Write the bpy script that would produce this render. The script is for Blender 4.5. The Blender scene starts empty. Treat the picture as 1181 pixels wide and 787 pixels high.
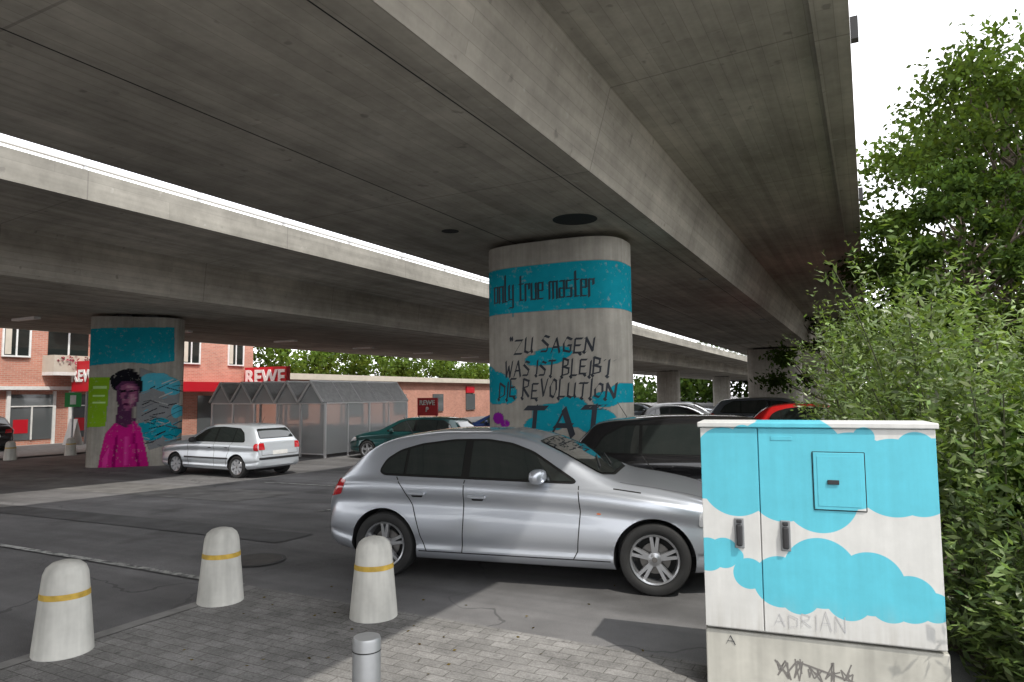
import bpy, bmesh, math, random
import numpy as np
from mathutils import Vector, Matrix
from mathutils.bvhtree import BVHTree
random.seed(4); rng = np.random.default_rng(4)
TH = math.radians(27.5)
CT, ST = math.cos(TH), math.sin(TH)
def LS(L, s): return (CT*L+ST*s, -ST*L+CT*s)
def toLS(x, y): return (CT*x-ST*y, ST*x+CT*y)
def sm(t):
    t = max(0.0, min(1.0, t)); return t*t*(3-2*t)
def gz(x, y):
    L, s = toLS(x, y)
    return -0.28*sm((y-7)/12)*sm((-L-1)/6)
scene = bpy.context.scene
def link(o, parent=None):
    scene.collection.objects.link(o)
    if parent is not None: o.parent = parent
    return o
def empty(name, loc=(0,0,0), rz=0.0):
    e = bpy.data.objects.new(name, None); e.location = loc; e.rotation_euler = (0,0,rz); e.empty_display_size = .3
    return link(e)
def meshobj(name, verts, faces, mats, parent=None, smooth=False, idx=None, loc=(0,0,0), rz=0.0, sharp=None):
    me = bpy.data.meshes.new(name); me.from_pydata([tuple(v) for v in verts], [], [tuple(f) for f in faces])
    for m in (mats if isinstance(mats, (list, tuple)) else [mats]): me.materials.append(m)
    if idx is not None: me.polygons.foreach_set('material_index', idx)
    if smooth: me.polygons.foreach_set('use_smooth', [True]*len(me.polygons))
    me.update()
    if sharp: me.set_sharp_from_angle(angle=math.radians(sharp))
    o = bpy.data.objects.new(name, me); o.location = loc; o.rotation_euler = (0,0,rz)
    return link(o, parent)
class MB:
    """mesh accumulator"""
    def __init__(s): s.v=[]; s.f=[]; s.i=[]
    def box(s, x0,x1,y0,y1,z0,z1, mi=0):
        b=len(s.v); s.v += [(x0,y0,z0),(x1,y0,z0),(x1,y1,z0),(x0,y1,z0),(x0,y0,z1),(x1,y0,z1),(x1,y1,z1),(x0,y1,z1)]
        s.f += [(b,b+3,b+2,b+1),(b+4,b+5,b+6,b+7),(b,b+1,b+5,b+4),(b+1,b+2,b+6,b+5),(b+2,b+3,b+7,b+6),(b+3,b,b+4,b+7)]; s.i += [mi]*6
    def quad(s, pts, mi=0):
        b=len(s.v); s.v += [tuple(p) for p in pts]; s.f.append(tuple(range(b,b+len(pts)))); s.i.append(mi)
    def cyl(s, p0, p1, r0, r1=None, n=10, mi=0, cap=True):
        r1 = r0 if r1 is None else r1
        p0=Vector(p0); p1=Vector(p1); d=(p1-p0).normalized()
        a=d.orthogonal().normalized(); c=d.cross(a); b=len(s.v)
        for p,r in ((p0,r0),(p1,r1)):
            for k in range(n):
                t=2*math.pi*k/n; s.v.append(tuple(p+a*math.cos(t)*r+c*math.sin(t)*r))
        for k in range(n):
            k2=(k+1)%n; s.f.append((b+k,b+k2,b+n+k2,b+n+k)); s.i.append(mi)
        if cap:
            s.f.append(tuple(b+k for k in range(n))[::-1]); s.f.append(tuple(b+n+k for k in range(n))); s.i+=[mi,mi]
    def lathe(s, prof, n=32, mi=0, axis='z', c=(0,0,0)):
        b=len(s.v); m=len(prof)
        for k in range(n):
            t=2*math.pi*k/n
            for r,h in prof:
                if axis=='z': s.v.append((c[0]+r*math.cos(t),c[1]+r*math.sin(t),c[2]+h))
                else: s.v.append((c[0]+r*math.cos(t),c[1]+h,c[2]+r*math.sin(t)))
        for k in range(n):
            k2=(k+1)%n
            for j in range(m-1):
                s.f.append((b+k*m+j,b+k2*m+j,b+k2*m+j+1,b+k*m+j+1)); s.i.append(mi)
    def obj(s, name, mats, parent=None, smooth=False, **k):
        return meshobj(name, s.v, s.f, mats, parent, smooth, s.i, **k)
def bevel(o, w, seg=2):
    m=o.modifiers.new('bevel','BEVEL'); m.width=w; m.segments=seg; m.limit_method='ANGLE'; return o
# ---------------------------------------------------------------- materials
def nmat(name):
    m=bpy.data.materials.new(name); m.use_nodes=True; nt=m.node_tree
    return m, nt, nt.nodes['Principled BSDF']
def pmat(name, col, rough=.5, metal=0., coat=0., spec=None, noise=0., nscale=8., emit=None):
    m,nt,b=nmat(name)
    b.inputs['Base Color'].default_value=(*col,1); b.inputs['Roughness'].default_value=rough
    b.inputs['Metallic'].default_value=metal; b.inputs['Coat Weight'].default_value=coat
    b.inputs['Coat Roughness'].default_value=.04
    if spec is not None: b.inputs['Specular IOR Level'].default_value=spec
    if noise>0:
        tc=nt.nodes.new('ShaderNodeTexCoord'); n=nt.nodes.new('ShaderNodeTexNoise'); n.inputs['Scale'].default_value=nscale; n.inputs['Detail'].default_value=3
        r=nt.nodes.new('ShaderNodeMapRange'); r.inputs['From Min'].default_value=.3; r.inputs['From Max'].default_value=.7
        r.inputs['To Min'].default_value=1-noise; r.inputs['To Max'].default_value=1+noise*.5
        mx=nt.nodes.new('ShaderNodeVectorMath'); mx.operation='SCALE'; mx.inputs[0].default_value=col
        nt.links.new(tc.outputs['Object'],n.inputs['Vector']); nt.links.new(n.outputs['Fac'],r.inputs['Value'])
        nt.links.new(r.outputs['Result'],mx.inputs['Scale']); nt.links.new(mx.outputs['Vector'],b.inputs['Base Color'])
    return m
class NT:
    def __init__(s, nt): s.nt=nt
    def n(s, t, **kw):
        nd=s.nt.nodes.new('ShaderNode'+t)
        for k,v in kw.items(): setattr(nd,k,v)
        return nd
    def l(s,a,b): s.nt.links.new(a,b)
    def noise(s, vec, scale, detail=4, rough=.55):
        n=s.n('TexNoise'); n.inputs['Scale'].default_value=scale; n.inputs['Detail'].default_value=detail; n.inputs['Roughness'].default_value=rough
        s.l(vec,n.inputs['Vector']); return n.outputs['Fac']
    def mr(s, v, a,b,c,d):
        r=s.n('MapRange'); 
        for k,x in zip(('From Min','From Max','To Min','To Max'),(a,b,c,d)): r.inputs[k].default_value=x
        s.l(v,r.inputs['Value']); return r.outputs['Result']
    def math(s, op, a, b=None):
        m=s.n('Math',operation=op)
        for i,x in enumerate((a,b)):
            if x is None: continue
            if isinstance(x,(int,float)): m.inputs[i].default_value=x
            else: s.l(x,m.inputs[i])
        return m.outputs[0]
    def scale(s, col, f):
        m=s.n('VectorMath',operation='SCALE')
        if isinstance(col,tuple): m.inputs[0].default_value=col
        else: s.l(col,m.inputs[0])
        s.l(f,m.inputs['Scale']); return m.outputs['Vector']
    def mix(s, f, a, b):
        m=s.n('Mix',data_type='RGBA')
        if isinstance(f,(int,float)): m.inputs[0].default_value=f
        else: s.l(f,m.inputs[0])
        for i,x in ((6,a),(7,b)):
            if isinstance(x,tuple): m.inputs[i].default_value=(*x[:3],1)
            else: s.l(x,m.inputs[i])
        return m.outputs[2]
    def bump(s, h, strength, dist, bsdf):
        b=s.n('Bump'); b.inputs['Strength'].default_value=strength; b.inputs['Distance'].default_value=dist
        s.l(h,b.inputs['Height']); s.l(b.outputs['Normal'],bsdf.inputs['Normal'])
    def mapping(s, vec, scale=(1,1,1), rot=(0,0,0), loc=(0,0,0)):
        m=s.n('Mapping'); m.inputs['Scale'].default_value=scale; m.inputs['Rotation'].default_value=rot; m.inputs['Location'].default_value=loc
        s.l(vec,m.inputs['Vector']); return m.outputs['Vector']
    def diffuse(s, col):
        out=[n for n in s.nt.nodes if n.type=='OUTPUT_MATERIAL'][0]
        for n in [n for n in s.nt.nodes if n.type=='BSDF_PRINCIPLED']: s.nt.nodes.remove(n)
        d=s.n('BsdfDiffuse'); s.l(col,d.inputs['Color']); s.l(d.outputs[0],out.inputs['Surface']); return d
def concrete(name, base=(.46,.425,.37), boards=True, paint=False, row=.16):
    m,nt,b=nmat(name); N=NT(nt); tc=N.n('TexCoord'); P=tc.outputs['Object']
    sep=N.n('SeparateXYZ'); N.l(P,sep.inputs[0])
    big=N.noise(P,.35,2); mid=N.noise(P,2.2,4,.7)
    st=N.noise(N.mapping(P,(3.5,.12,3.5)),1.2,3,.6) if boards else N.noise(N.mapping(P,(6,6,.35)),1.2,3,.6)
    f=N.math('MULTIPLY',N.mr(big,.3,.7,.78,1.15),N.mr(mid,.3,.7,.82,1.12))
    f=N.math('MULTIPLY',f,N.mr(st,.3,.7,.80,1.12))
    if boards:
        cx=N.n('CombineXYZ'); N.l(sep.outputs['Y'],cx.inputs['X']); N.l(N.math('ADD',sep.outputs['X'],sep.outputs['Z']),cx.inputs['Y'])
        br=N.n('TexBrick'); N.l(cx.outputs[0],br.inputs['Vector']); br.inputs['Scale'].default_value=1
        br.inputs['Brick Width'].default_value=4.6; br.inputs['Row Height'].default_value=row; br.inputs['Mortar Size'].default_value=.005
        br.inputs['Mortar Smooth'].default_value=.8
        br.inputs['Color1'].default_value=(.91,.91,.91,1); br.inputs['Color2'].default_value=(1.05,1.05,1.05,1); br.inputs['Mortar'].default_value=(.72,.72,.72,1)
        col=N.n('VectorMath',operation='MULTIPLY'); N.l(N.scale(base,f),col.inputs[0]); N.l(br.outputs['Color'],col.inputs[1]); col=col.outputs['Vector']
        md=N.math('ABSOLUTE',N.math('SUBTRACT',N.math('MODULO',N.math('ADD',sep.outputs['Y'],200),5.0),2.5))
        j=N.math('LESS_THAN',md,.012); col=N.mix(N.math('MULTIPLY',j,.35),col,(.08,.075,.07))
        dn=N.noise(P,5.2,2,.6)
        col=N.mix(N.mr(dn,.68,.76,0,.25),col,(.60,.58,.54)); col=N.mix(N.mr(dn,.33,.25,0,.45),col,(.14,.13,.12))
    else:
        col=N.scale(base,f)
    if paint:
        at=N.n('Attribute'); at.attribute_name='paint'
        wear=N.mr(N.noise(P,9,4,.7),.30,.42,.45,1)
        pc=N.n('VectorMath',operation='MULTIPLY'); N.l(at.outputs['Color'],pc.inputs[0])
        cc=N.n('CombineXYZ'); g=N.mr(mid,.3,.7,.85,1.08)
        for i in range(3): N.l(g,cc.inputs[i])
        N.l(cc.outputs[0],pc.inputs[1])
        col=N.mix(N.math('MULTIPLY',at.outputs['Alpha'],wear),col,pc.outputs['Vector'])
    d=N.diffuse(col)
    if not boards: N.bump(mid,.5,.012,d)
    return m
M_conc=concrete('concrete_board_formed')
M_fascia=concrete('concrete_fascia',(.31,.295,.26),True,row=.5)
M_pillar=concrete('concrete_painted',(.42,.395,.35),False,True)
M_plinth=concrete('concrete_plinth',(.50,.49,.44),False)
M_black=pmat('black_rubber',(.022,.022,.022),.75,noise=.3)
M_dark=pmat('dark_plastic',(.025,.025,.027),.5)
M_seam=pmat('seam_shadow_gap',(.01,.01,.01),.8)
M_glass=pmat('car_glass',(.018,.023,.022),.03,coat=.6,spec=.8)
M_trim=pmat('window_trim',(.012,.012,.012),.25)
M_alloy=pmat('alloy_rim',(.55,.56,.58),.3,.85)
M_red=pmat('tail_lamp_red',(.45,.01,.015),.12,coat=1)
M_orange=pmat('indicator_orange',(.7,.16,.02),.15,coat=1)
M_lamp=pmat('clear_lamp',(.7,.72,.75),.1,.3,coat=1)
M_white=pmat('white_paint',(.75,.75,.73),.5,noise=.08)
M_steel=pmat('galvanised_steel',(.32,.33,.34),.42,.7,noise=.15)
M_alu=pmat('aluminium_frame',(.62,.62,.62),.4,.4)
M_ink=pmat('black_spray_paint',(.02,.025,.035),.7)
M_inkb=pmat('dark_blue_spray_paint',(.010,.035,.05),.6)
def asphalt():
    m,nt,b=nmat('asphalt'); N=NT(nt); tc=N.n('TexCoord'); P=tc.outputs['Object']
    R=N.mapping(P,(1,1,1),(0,0,TH))
    big=N.noise(P,.16,3); mid=N.noise(P,1.1,5,.7); fine=N.noise(P,140,1); tr=N.noise(N.mapping(R,(.12,1.6,1)),.9,3,.6)
    f=N.math('MULTIPLY',N.mr(big,.35,.65,.75,1.3),N.mr(mid,.3,.7,.76,1.2))
    f=N.math('MULTIPLY',f,N.mr(tr,.35,.65,.76,1.22)); f=N.math('MULTIPLY',f,N.mr(fine,.25,.75,.6,1.4))
    col=N.scale((.138,.136,.137),f)
    v=N.n('TexVoronoi'); v.feature='DISTANCE_TO_EDGE'; v.inputs['Scale'].default_value=.33
    wv=N.n('VectorMath',operation='ADD'); nz=N.n('TexNoise'); nz.inputs['Scale'].default_value=1.5; nz.inputs['Detail'].default_value=3; N.l(P,nz.inputs['Vector'])
    N.l(P,wv.inputs[0]); N.l(nz.outputs['Color'],wv.inputs[1]); N.l(wv.outputs[0],v.inputs['Vector'])
    cr=N.math('LESS_THAN',v.outputs['Distance'],.005)
    cr=N.math('MULTIPLY',cr,N.mr(big,.42,.58,0,.7))
    col=N.mix(cr,col,(.035,.035,.035))
    oil=N.mr(N.noise(P,.9,3,.5),.60,.70,0,.55); col=N.mix(oil,col,(.05,.049,.049))
    N.l(col,b.inputs['Base Color']); b.inputs['Roughness'].default_value=.8; b.inputs['Specular IOR Level'].default_value=.3
    N.bump(fine,.4,.006,b); return m
def pavers():
    m,nt,b=nmat('paving_blocks'); N=NT(nt); tc=N.n('TexCoord'); P=tc.outputs['Object']
    br=N.n('TexBrick'); N.l(P,br.inputs['Vector']); br.inputs['Scale'].default_value=1; br.inputs['Brick Width'].default_value=.2; br.inputs['Row Height'].default_value=.1
    br.inputs['Mortar Size'].default_value=.004; br.inputs['Mortar Smooth'].default_value=.4
    br.inputs['Color1'].default_value=(.86,.86,.86,1); br.inputs['Color2'].default_value=(1.09,1.09,1.09,1); br.inputs['Mortar'].default_value=(.55,.54,.52,1)
    big=N.noise(P,.5,4); mid=N.noise(P,3.5,5,.7); fine=N.noise(P,90,2)
    f=N.math('MULTIPLY',N.mr(big,.3,.7,.75,1.2),N.mr(mid,.3,.7,.70,1.2)); f=N.math('MULTIPLY',f,N.mr(fine,.3,.7,.8,1.2))
    c=N.n('VectorMath',operation='MULTIPLY'); N.l(N.scale((.24,.235,.228),f),c.inputs[0]); N.l(br.outputs['Color'],c.inputs[1])
    spots=N.mr(N.noise(P,11,2,.5),.70,.73,0,.55); cc=N.mix(spots,c.outputs[0],(.09,.088,.085))
    d=N.diffuse(cc); N.bump(N.math('SUBTRACT',fine,br.outputs['Fac']),.5,.006,d); return m
M_asph=asphalt(); M_pav=pavers()
def leafmat(name, trans=.35):
    m=bpy.data.materials.new(name); m.use_nodes=True; nt=m.node_tree; nt.nodes.clear(); N=NT(nt)
    o=N.n('OutputMaterial'); at=N.n('Attribute'); at.attribute_name='tint'
    d=N.n('BsdfDiffuse'); t=N.n('BsdfTranslucent')
    N.l(at.outputs['Color'],d.inputs['Color'])
    s=N.n('VectorMath',operation='MULTIPLY'); N.l(at.outputs['Color'],s.inputs[0]); s.inputs[1].default_value=(1.5,1.6,.6); N.l(s.outputs[0],t.inputs['Color'])
    a=N.n('MixShader'); a.inputs[0].default_value=trans; N.l(d.outputs[0],a.inputs[1]); N.l(t.outputs[0],a.inputs[2]); last=a
    if name=='leaf_glossy':
        g=N.n('BsdfGlossy'); g.inputs['Roughness'].default_value=.42; g.inputs['Color'].default_value=(.6,.6,.55,1)
        c=N.n('MixShader'); c.inputs[0].default_value=.07; N.l(a.outputs[0],c.inputs[1]); N.l(g.outputs[0],c.inputs[2]); last=c
    N.l(last.outputs[0],o.inputs['Surface'])
    return m
M_leaf=leafmat('leaf'); M_leafg=leafmat('leaf_glossy')
M_bark=pmat('bark',(.09,.07,.05),.9,noise=.4,nscale=12)
# ---------------------------------------------------------------- ground
def ground():
    xs=sorted(set([-500,-200,-100,-60]+list(np.arange(-40,24,1.0))+[30,45,70,120,250,500]))
    ys=sorted(set([-300,-100,-40,-15,0,5]+list(np.arange(6,34,1.0))+[40,50,70,100,160,300,900]))
    V=[(x,y,gz(x,y)) for y in ys for x in xs]; n=len(xs)
    F=[(j*n+i,j*n+i+1,(j+1)*n+i+1,(j+1)*n+i) for j in range(len(ys)-1) for i in range(n-1)]
    meshobj('ground',V,F,M_asph,smooth=True)
ground()
def sheet(name, L0,L1,s0,s1,off,mat,step=.5):
    nl=max(1,int((L1-L0)/step)); ns=max(1,int((s1-s0)/step)); V=[]
    for j in range(ns+1):
        for i in range(nl+1):
            L=L0+(L1-L0)*i/nl; s=s0+(s1-s0)*j/ns; x,y=LS(L,s); V.append((L,s,gz(x,y)+off))
    F=[(j*(nl+1)+i,j*(nl+1)+i+1,(j+1)*(nl+1)+i+1,(j+1)*(nl+1)+i) for j in range(ns) for i in range(nl)]
    return meshobj(name,V,F,mat,rz=-TH)
sheet('paving',-5.2,4.5,-12,4.75,.006,M_pav)
M_kerb=pmat('kerb_stone',(.24,.235,.225),.85,noise=.25,nscale=6)
sheet('kerb_stones',-5.33,-5.2,-12,4.75,.010,M_kerb)
def linemat():
    m,nt,b=nmat('worn_road_paint'); N=NT(nt); tc=N.n('TexCoord'); P=tc.outputs['Object']
    w=N.mr(N.noise(P,7,5,.75),.42,.56,0,1); col=N.mix(w,(.15,.15,.15),(.42,.42,.40)); N.diffuse(col)
    return m
M_line=linemat()
sheet('road_marking',-24,-5.4,4.68,4.77,.012,M_line)
sheet('road_marking',-13,-8.0,11.9,12.02,.012,M_line)
sheet('road_marking',-8.1,-8.0,8.6,17,.012,M_line)
M_patch=pmat('asphalt_patch',(.17,.166,.16),.9,noise=.45,nscale=2)
M_patch2=pmat('asphalt_tar',(.07,.07,.071),.8,noise=.35,nscale=3)
sheet('road_repair',-28,-10.5,9.0,10.6,.006,M_patch)
sheet('road_repair',-24,-6.6,6.3,6.95,.008,M_patch2)
sheet('footpath',-33,-26.5,5,60,.05,M_kerb,2)
mb=MB(); mb.lathe([(0,.014),(.27,.014),(.27,.0)],28,0); mb.lathe([(.275,.012),(.31,.012)],28,1)
mb.obj('manhole_cover',[pmat('cast_iron',(.05,.045,.04),.6,.4,noise=.4),M_patch2],loc=(-2.84,7.7,0))
# ---------------------------------------------------------------- overpass
def extrude(name, sec, s0, s1, mat, parent, step=None):
    n=len(sec); V=[(x,s0,z) for x,z in sec]+[(x,s1,z) for x,z in sec]
    F=[(i,(i+1)%n,n+(i+1)%n,n+i) for i in range(n)]+[tuple(range(n))[::-1],tuple(range(n,2*n))]
    return meshobj(name,V,F,mat,parent)
ZS=4.45
br=empty('highway_overpass',(0,0,0),-TH)
extrude('deck',[(-2.84,ZS),(-2.56,5.42),(-.34,5.52),(-.34,5.42),(-.01,5.42),(-.01,5.98),(-.4,5.98),(-9.8,5.98),(-10.1,5.98),(-10.1,5.42),(-7.86,5.42),(-7.58,ZS)],-60,170,M_conc,br)
mb=MB()
for s in np.arange(-20,150,2.0): mb.box(-.14,-.08,s,s+.06,5.985,6.9)
mb.box(-.15,-.07,-60,170,6.9,6.96); mb.box(-.14,-.09,-60,170,6.4,6.44)
mb.obj('railing',M_steel,br)
mb=MB()
for s in np.arange(-20,150,7.0):
    mb.box(-.008,.07,s,s+.12,5.6,5.85)
mb.obj('edge_brackets',M_dark,br)
mb=MB()
mb.lathe([(0,-.004),(.34,-.004),(.34,0)],32,0,c=(-3.85,9.5,ZS)); mb.lathe([(0,-.004),(.14,-.004),(.14,0)],24,0,c=(-5.9,9.2,ZS))
for s in (16,26,36,48): mb.lathe([(0,-.03),(.09,-.03),(.11,0)],20,1,c=(-3.3,s,ZS))
for L in (-3.22,-5.4): mb.box(L-.006,L+.006,-30,120,ZS-.003,ZS+.01,0)
mb.obj('soffit_fittings',[M_seam,M_steel],br)
br2=empty('highway_overpass',(0,0,0),-TH)
extrude('deck',[(-16.0,4.4),(-15.9,5.45),(-13.2,5.62),(-13.2,5.55),(-12.95,5.55),(-12.95,5.9),(-13.3,5.9),(-28.6,5.9),(-29.0,5.9),(-29.0,5.5),(-28.3,5.45),(-28.1,4.4)],-60,170,M_conc,br2)
extrude('fascia',[(-12.9,5.53),(-12.90,6.1),(-13.2,6.1),(-13.2,5.905),(-12.945,5.905),(-12.945,5.53)],-60,170,M_fascia,br2)
mb=MB()
for s in np.arange(-20,150,2.5): mb.box(-13.1,-13.04,s,s+.06,6.105,6.9)
mb.box(-13.12,-13.02,-60,170,6.22,6.27); mb.box(-13.12,-13.02,-60,170,6.85,6.92)
mb.obj('railing',M_alu,br2)
mb=MB()
for s in np.arange(12,90,5.5): mb.box(-24.5,-23.2,s,s+.2,4.32,4.395)
mb.obj('soffit_lamps',[M_white],br2)
# ---------------------------------------------------------------- pillars with murals
A_,B_,NN=1.24,.72,3.2
def frontY(u,a,b=B_): 
    r=min(1,abs(u)/a); return -b*(1-r**NN)**(1/NN)
def inpoly(U,Z,poly):
    r=np.zeros(U.shape,bool); n=len(poly); j=n-1
    for i in range(n):
        xi,yi=poly[i]; xj,yj=poly[j]
        if yi!=yj:
            c=((yi>Z)!=(yj>Z))&(U<(xj-xi)*(Z-yi)/(yj-yi)+xi); r^=c
        j=i
    return r
def pillar(name, L, s, top, a, art=None, zb=-.45, rz=-TH):
    x,y=LS(L,s); root=empty(name,(x,y,0),rz)
    nt_=300 if art else 60; nz=300 if art else 4
    V=[]
    ang=np.linspace(0,2*math.pi,nt_,endpoint=False)
    for j in range(nz+1):
        z=zb+(top-zb)*j/nz
        for t in ang:
            c,s_=math.cos(t),math.sin(t)
            X=a*math.copysign(abs(c)**(2/NN),c); Y=B_*math.copysign(abs(s_)**(2/NN),s_)
            V.append((X,Y,z))
    F=[(j*nt_+i,j*nt_+(i+1)%nt_,(j+1)*nt_+(i+1)%nt_,(j+1)*nt_+i) for j in range(nz) for i in range(nt_)]
    F.append(tuple(nz*nt_+i for i in range(nt_)))
    o=meshobj('shaft',V,F,M_pillar,root,smooth=True,sharp=50)
    arr=np.array(V); col=np.zeros((len(V),4),np.float32)
    if art:
        U=arr[:,0]; Z=arr[:,2]; fr=arr[:,1]<.25
        for kind,data,c in art:
            if kind=='p': msk=inpoly(U,Z,data)
            elif kind=='e': msk=((U-data[0])/data[2])**2+((Z-data[1])/data[3])**2<1
            elif kind=='band':
                msk=(Z>data[0])&(Z<data[1])
            msk=msk&(fr if kind!='band' else True)
            col[msk,:3]=c; col[msk,3]=1
    at=o.data.color_attributes.new('paint','FLOAT_COLOR','POINT'); at.data.foreach_set('color',col.ravel())
    mb=MB(); mb.box(-.55,-.15,-.3,.3,top,top+.14,0); mb.box(.2,.6,-.3,.3,top,top+.14,0)
    mb.box(-a*.8,a*.8,.31,.5,top,top+.13,0)
    mb.obj('bearings',M_dark,root)
    return root
CY=(.012,.30,.39); MG=(.55,.015,.22); BK=(.012,.012,.016); GR=(.22,.42,.02); CYL=(.08,.42,.55)
def up(px,v): return ((px-647)*.0150, 1.8+(456-v)*.01415)
def ee(px,v,rx,rv,c): 
    u,z=up(px,v); return ('e',(u,z,rx*.0150,rv*.0141),c)
art1=[('band',(up(0,359)[1],up(0,303)[1]),CY),ee(585,448,24,20,CY),ee(572,435,14,14,CY),ee(602,455,14,12,CY),
 ee(655,412,20,10,CY),ee(640,416,14,7,CY),ee(672,408,10,7,CY),ee(655,482,22,16,CY),ee(680,476,20,18,CY),ee(705,486,20,15,CY),ee(640,492,16,10,CY),ee(715,462,13,9,CY),ee(728,455,9,11,CY),
 ee(588,484,9,7,(.25,.02,.3)),ee(598,490,7,5,(.25,.02,.3)),
 ('p',[up(655,350),up(658,350),up(657,382),up(656,382)],CY),('p',[up(696,350),up(698,350),up(697.5,368)],CY),('p',[up(610,350),up(612,350),up(611,372)],CY)]
P1=pillar('painted_concrete_pillar',-4.74,10.9,ZS-.10,A_,art1)
def vp(px,v): return ((px-155)*.0252, 1.8+(460-v)*.0266)
def ev(px,v,rx,rv,c):
    u,z=vp(px,v); return ('e',(u,z,rx*.0252,rv*.0266),c)
GY=(.24,.25,.26); SK=(.26,.085,.17); SH_=(.09,.03,.08); HL=(.46,.20,.30)
art2=[('p',[vp(80,381),vp(199,377),vp(200,417),vp(175,421),vp(150,419),vp(80,425)],CY),
 ('p',[vp(80,436),vp(131,436),vp(128,492),vp(80,494)],GR),
 ('p',[vp(163,425),vp(206,440),vp(204,512),vp(176,520),vp(160,480)],GY),
 ev(178,440,14,9,CYL),ev(192,444,14,9,CYL),ev(166,446,10,7,CYL),ev(198,452,8,5,CYL),ev(186,437,10,6,CYL),
 ev(170,497,12,9,CY),ev(186,492,13,9,CY),ev(198,500,9,8,CY),ev(203,476,5,8,CYL),ev(178,503,12,6,CY),
 # body
 ('p',[vp(128,500),vp(137,489),vp(147,484),vp(158,484),vp(166,494),vp(171,512),vp(177,540),vp(183,556),vp(119,556),vp(123,524)],MG),
 ('p',[vp(140,470),vp(158,472),vp(160,486),vp(150,494),vp(139,488)],SH_),
 # hair
 ev(149,436,14,9,BK),ev(141,442,9,10,BK),ev(157,441,9,9,BK),ev(136,438,5,5,BK),ev(152,431,7,5,BK),ev(163,447,4,8,BK),
 # face: shadow side, mid tone, lit side
 ('p',[vp(138,447),vp(144,441),vp(157,441),vp(164,449),vp(163,463),vp(158,473),vp(151,479),vp(144,474),vp(139,463)],SH_),
 ('p',[vp(143,446),vp(150,443),vp(158,444),vp(162,450),vp(161,462),vp(156,471),vp(151,475),vp(147,471),vp(144,460)],SK),
 ('p',[vp(152,456),vp(157,455),vp(160,460),vp(156,467),vp(152,465)],HL),('p',[vp(148,445),vp(157,446),vp(158,449),vp(148,448)],HL),
 ('p',[vp(142,451),vp(148,450.5),vp(148,453),vp(143,454)],BK),('p',[vp(152,450.5),vp(160,451),vp(159,454),vp(152,453)],BK),('p',[vp(149,452),vp(151,452),vp(152,461),vp(147,461)],SH_),
 ('p',[vp(147,466),vp(155,466),vp(153,468.5),vp(148,468.5)],(.05,.01,.04)),
 # folds
 ('p',[vp(139,505),vp(142,500),vp(139,556),vp(134,556)],(.28,.005,.12)),('p',[vp(158,500),vp(160,500),vp(168,545),vp(164,545)],(.28,.005,.12)),('p',[vp(149,505),vp(151,503),vp(155,550),vp(151,550)],(.70,.06,.35)),
 ('p',[vp(126,528),vp(133,515),vp(130,548),vp(125,552)],(.70,.05,.33)),
 ('p',[vp(112,446),vp(128,446),vp(128,449),vp(112,449)],(.5,.7,.3)),('p',[vp(112,456),vp(126,456),vp(126,458),vp(112,458)],(.5,.7,.3)),('p',[vp(112,464),vp(127,464),vp(127,466),vp(112,466)],(.5,.7,.3))]
rs=random.Random(3)
for k in range(60):
    a0=rs.uniform(166,204); b0=rs.uniform(440,514); t=rs.choice([.5,.6,-.3,.45,.2]); l=rs.uniform(4,17); w_=rs.uniform(.5,1.4)
    art2.append(('p',[vp(a0,b0),vp(a0+l,b0-l*t),vp(a0+l,b0-l*t+w_),vp(a0,b0+w_)],rs.choice([BK,BK,BK,(.50,.50,.48),(.06,.07,.09),CYL])))
P2=pillar('painted_concrete_pillar',-20.5,13.7,4.4-.1,1.30,art2,rz=math.radians(17))
for s in (43,75,107): pillar('concrete_pillar',-4.9,s,ZS-.1,1.5)
for s in (46,78,110): pillar('concrete_pillar',-20.4,s,4.3,1.3)
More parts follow.
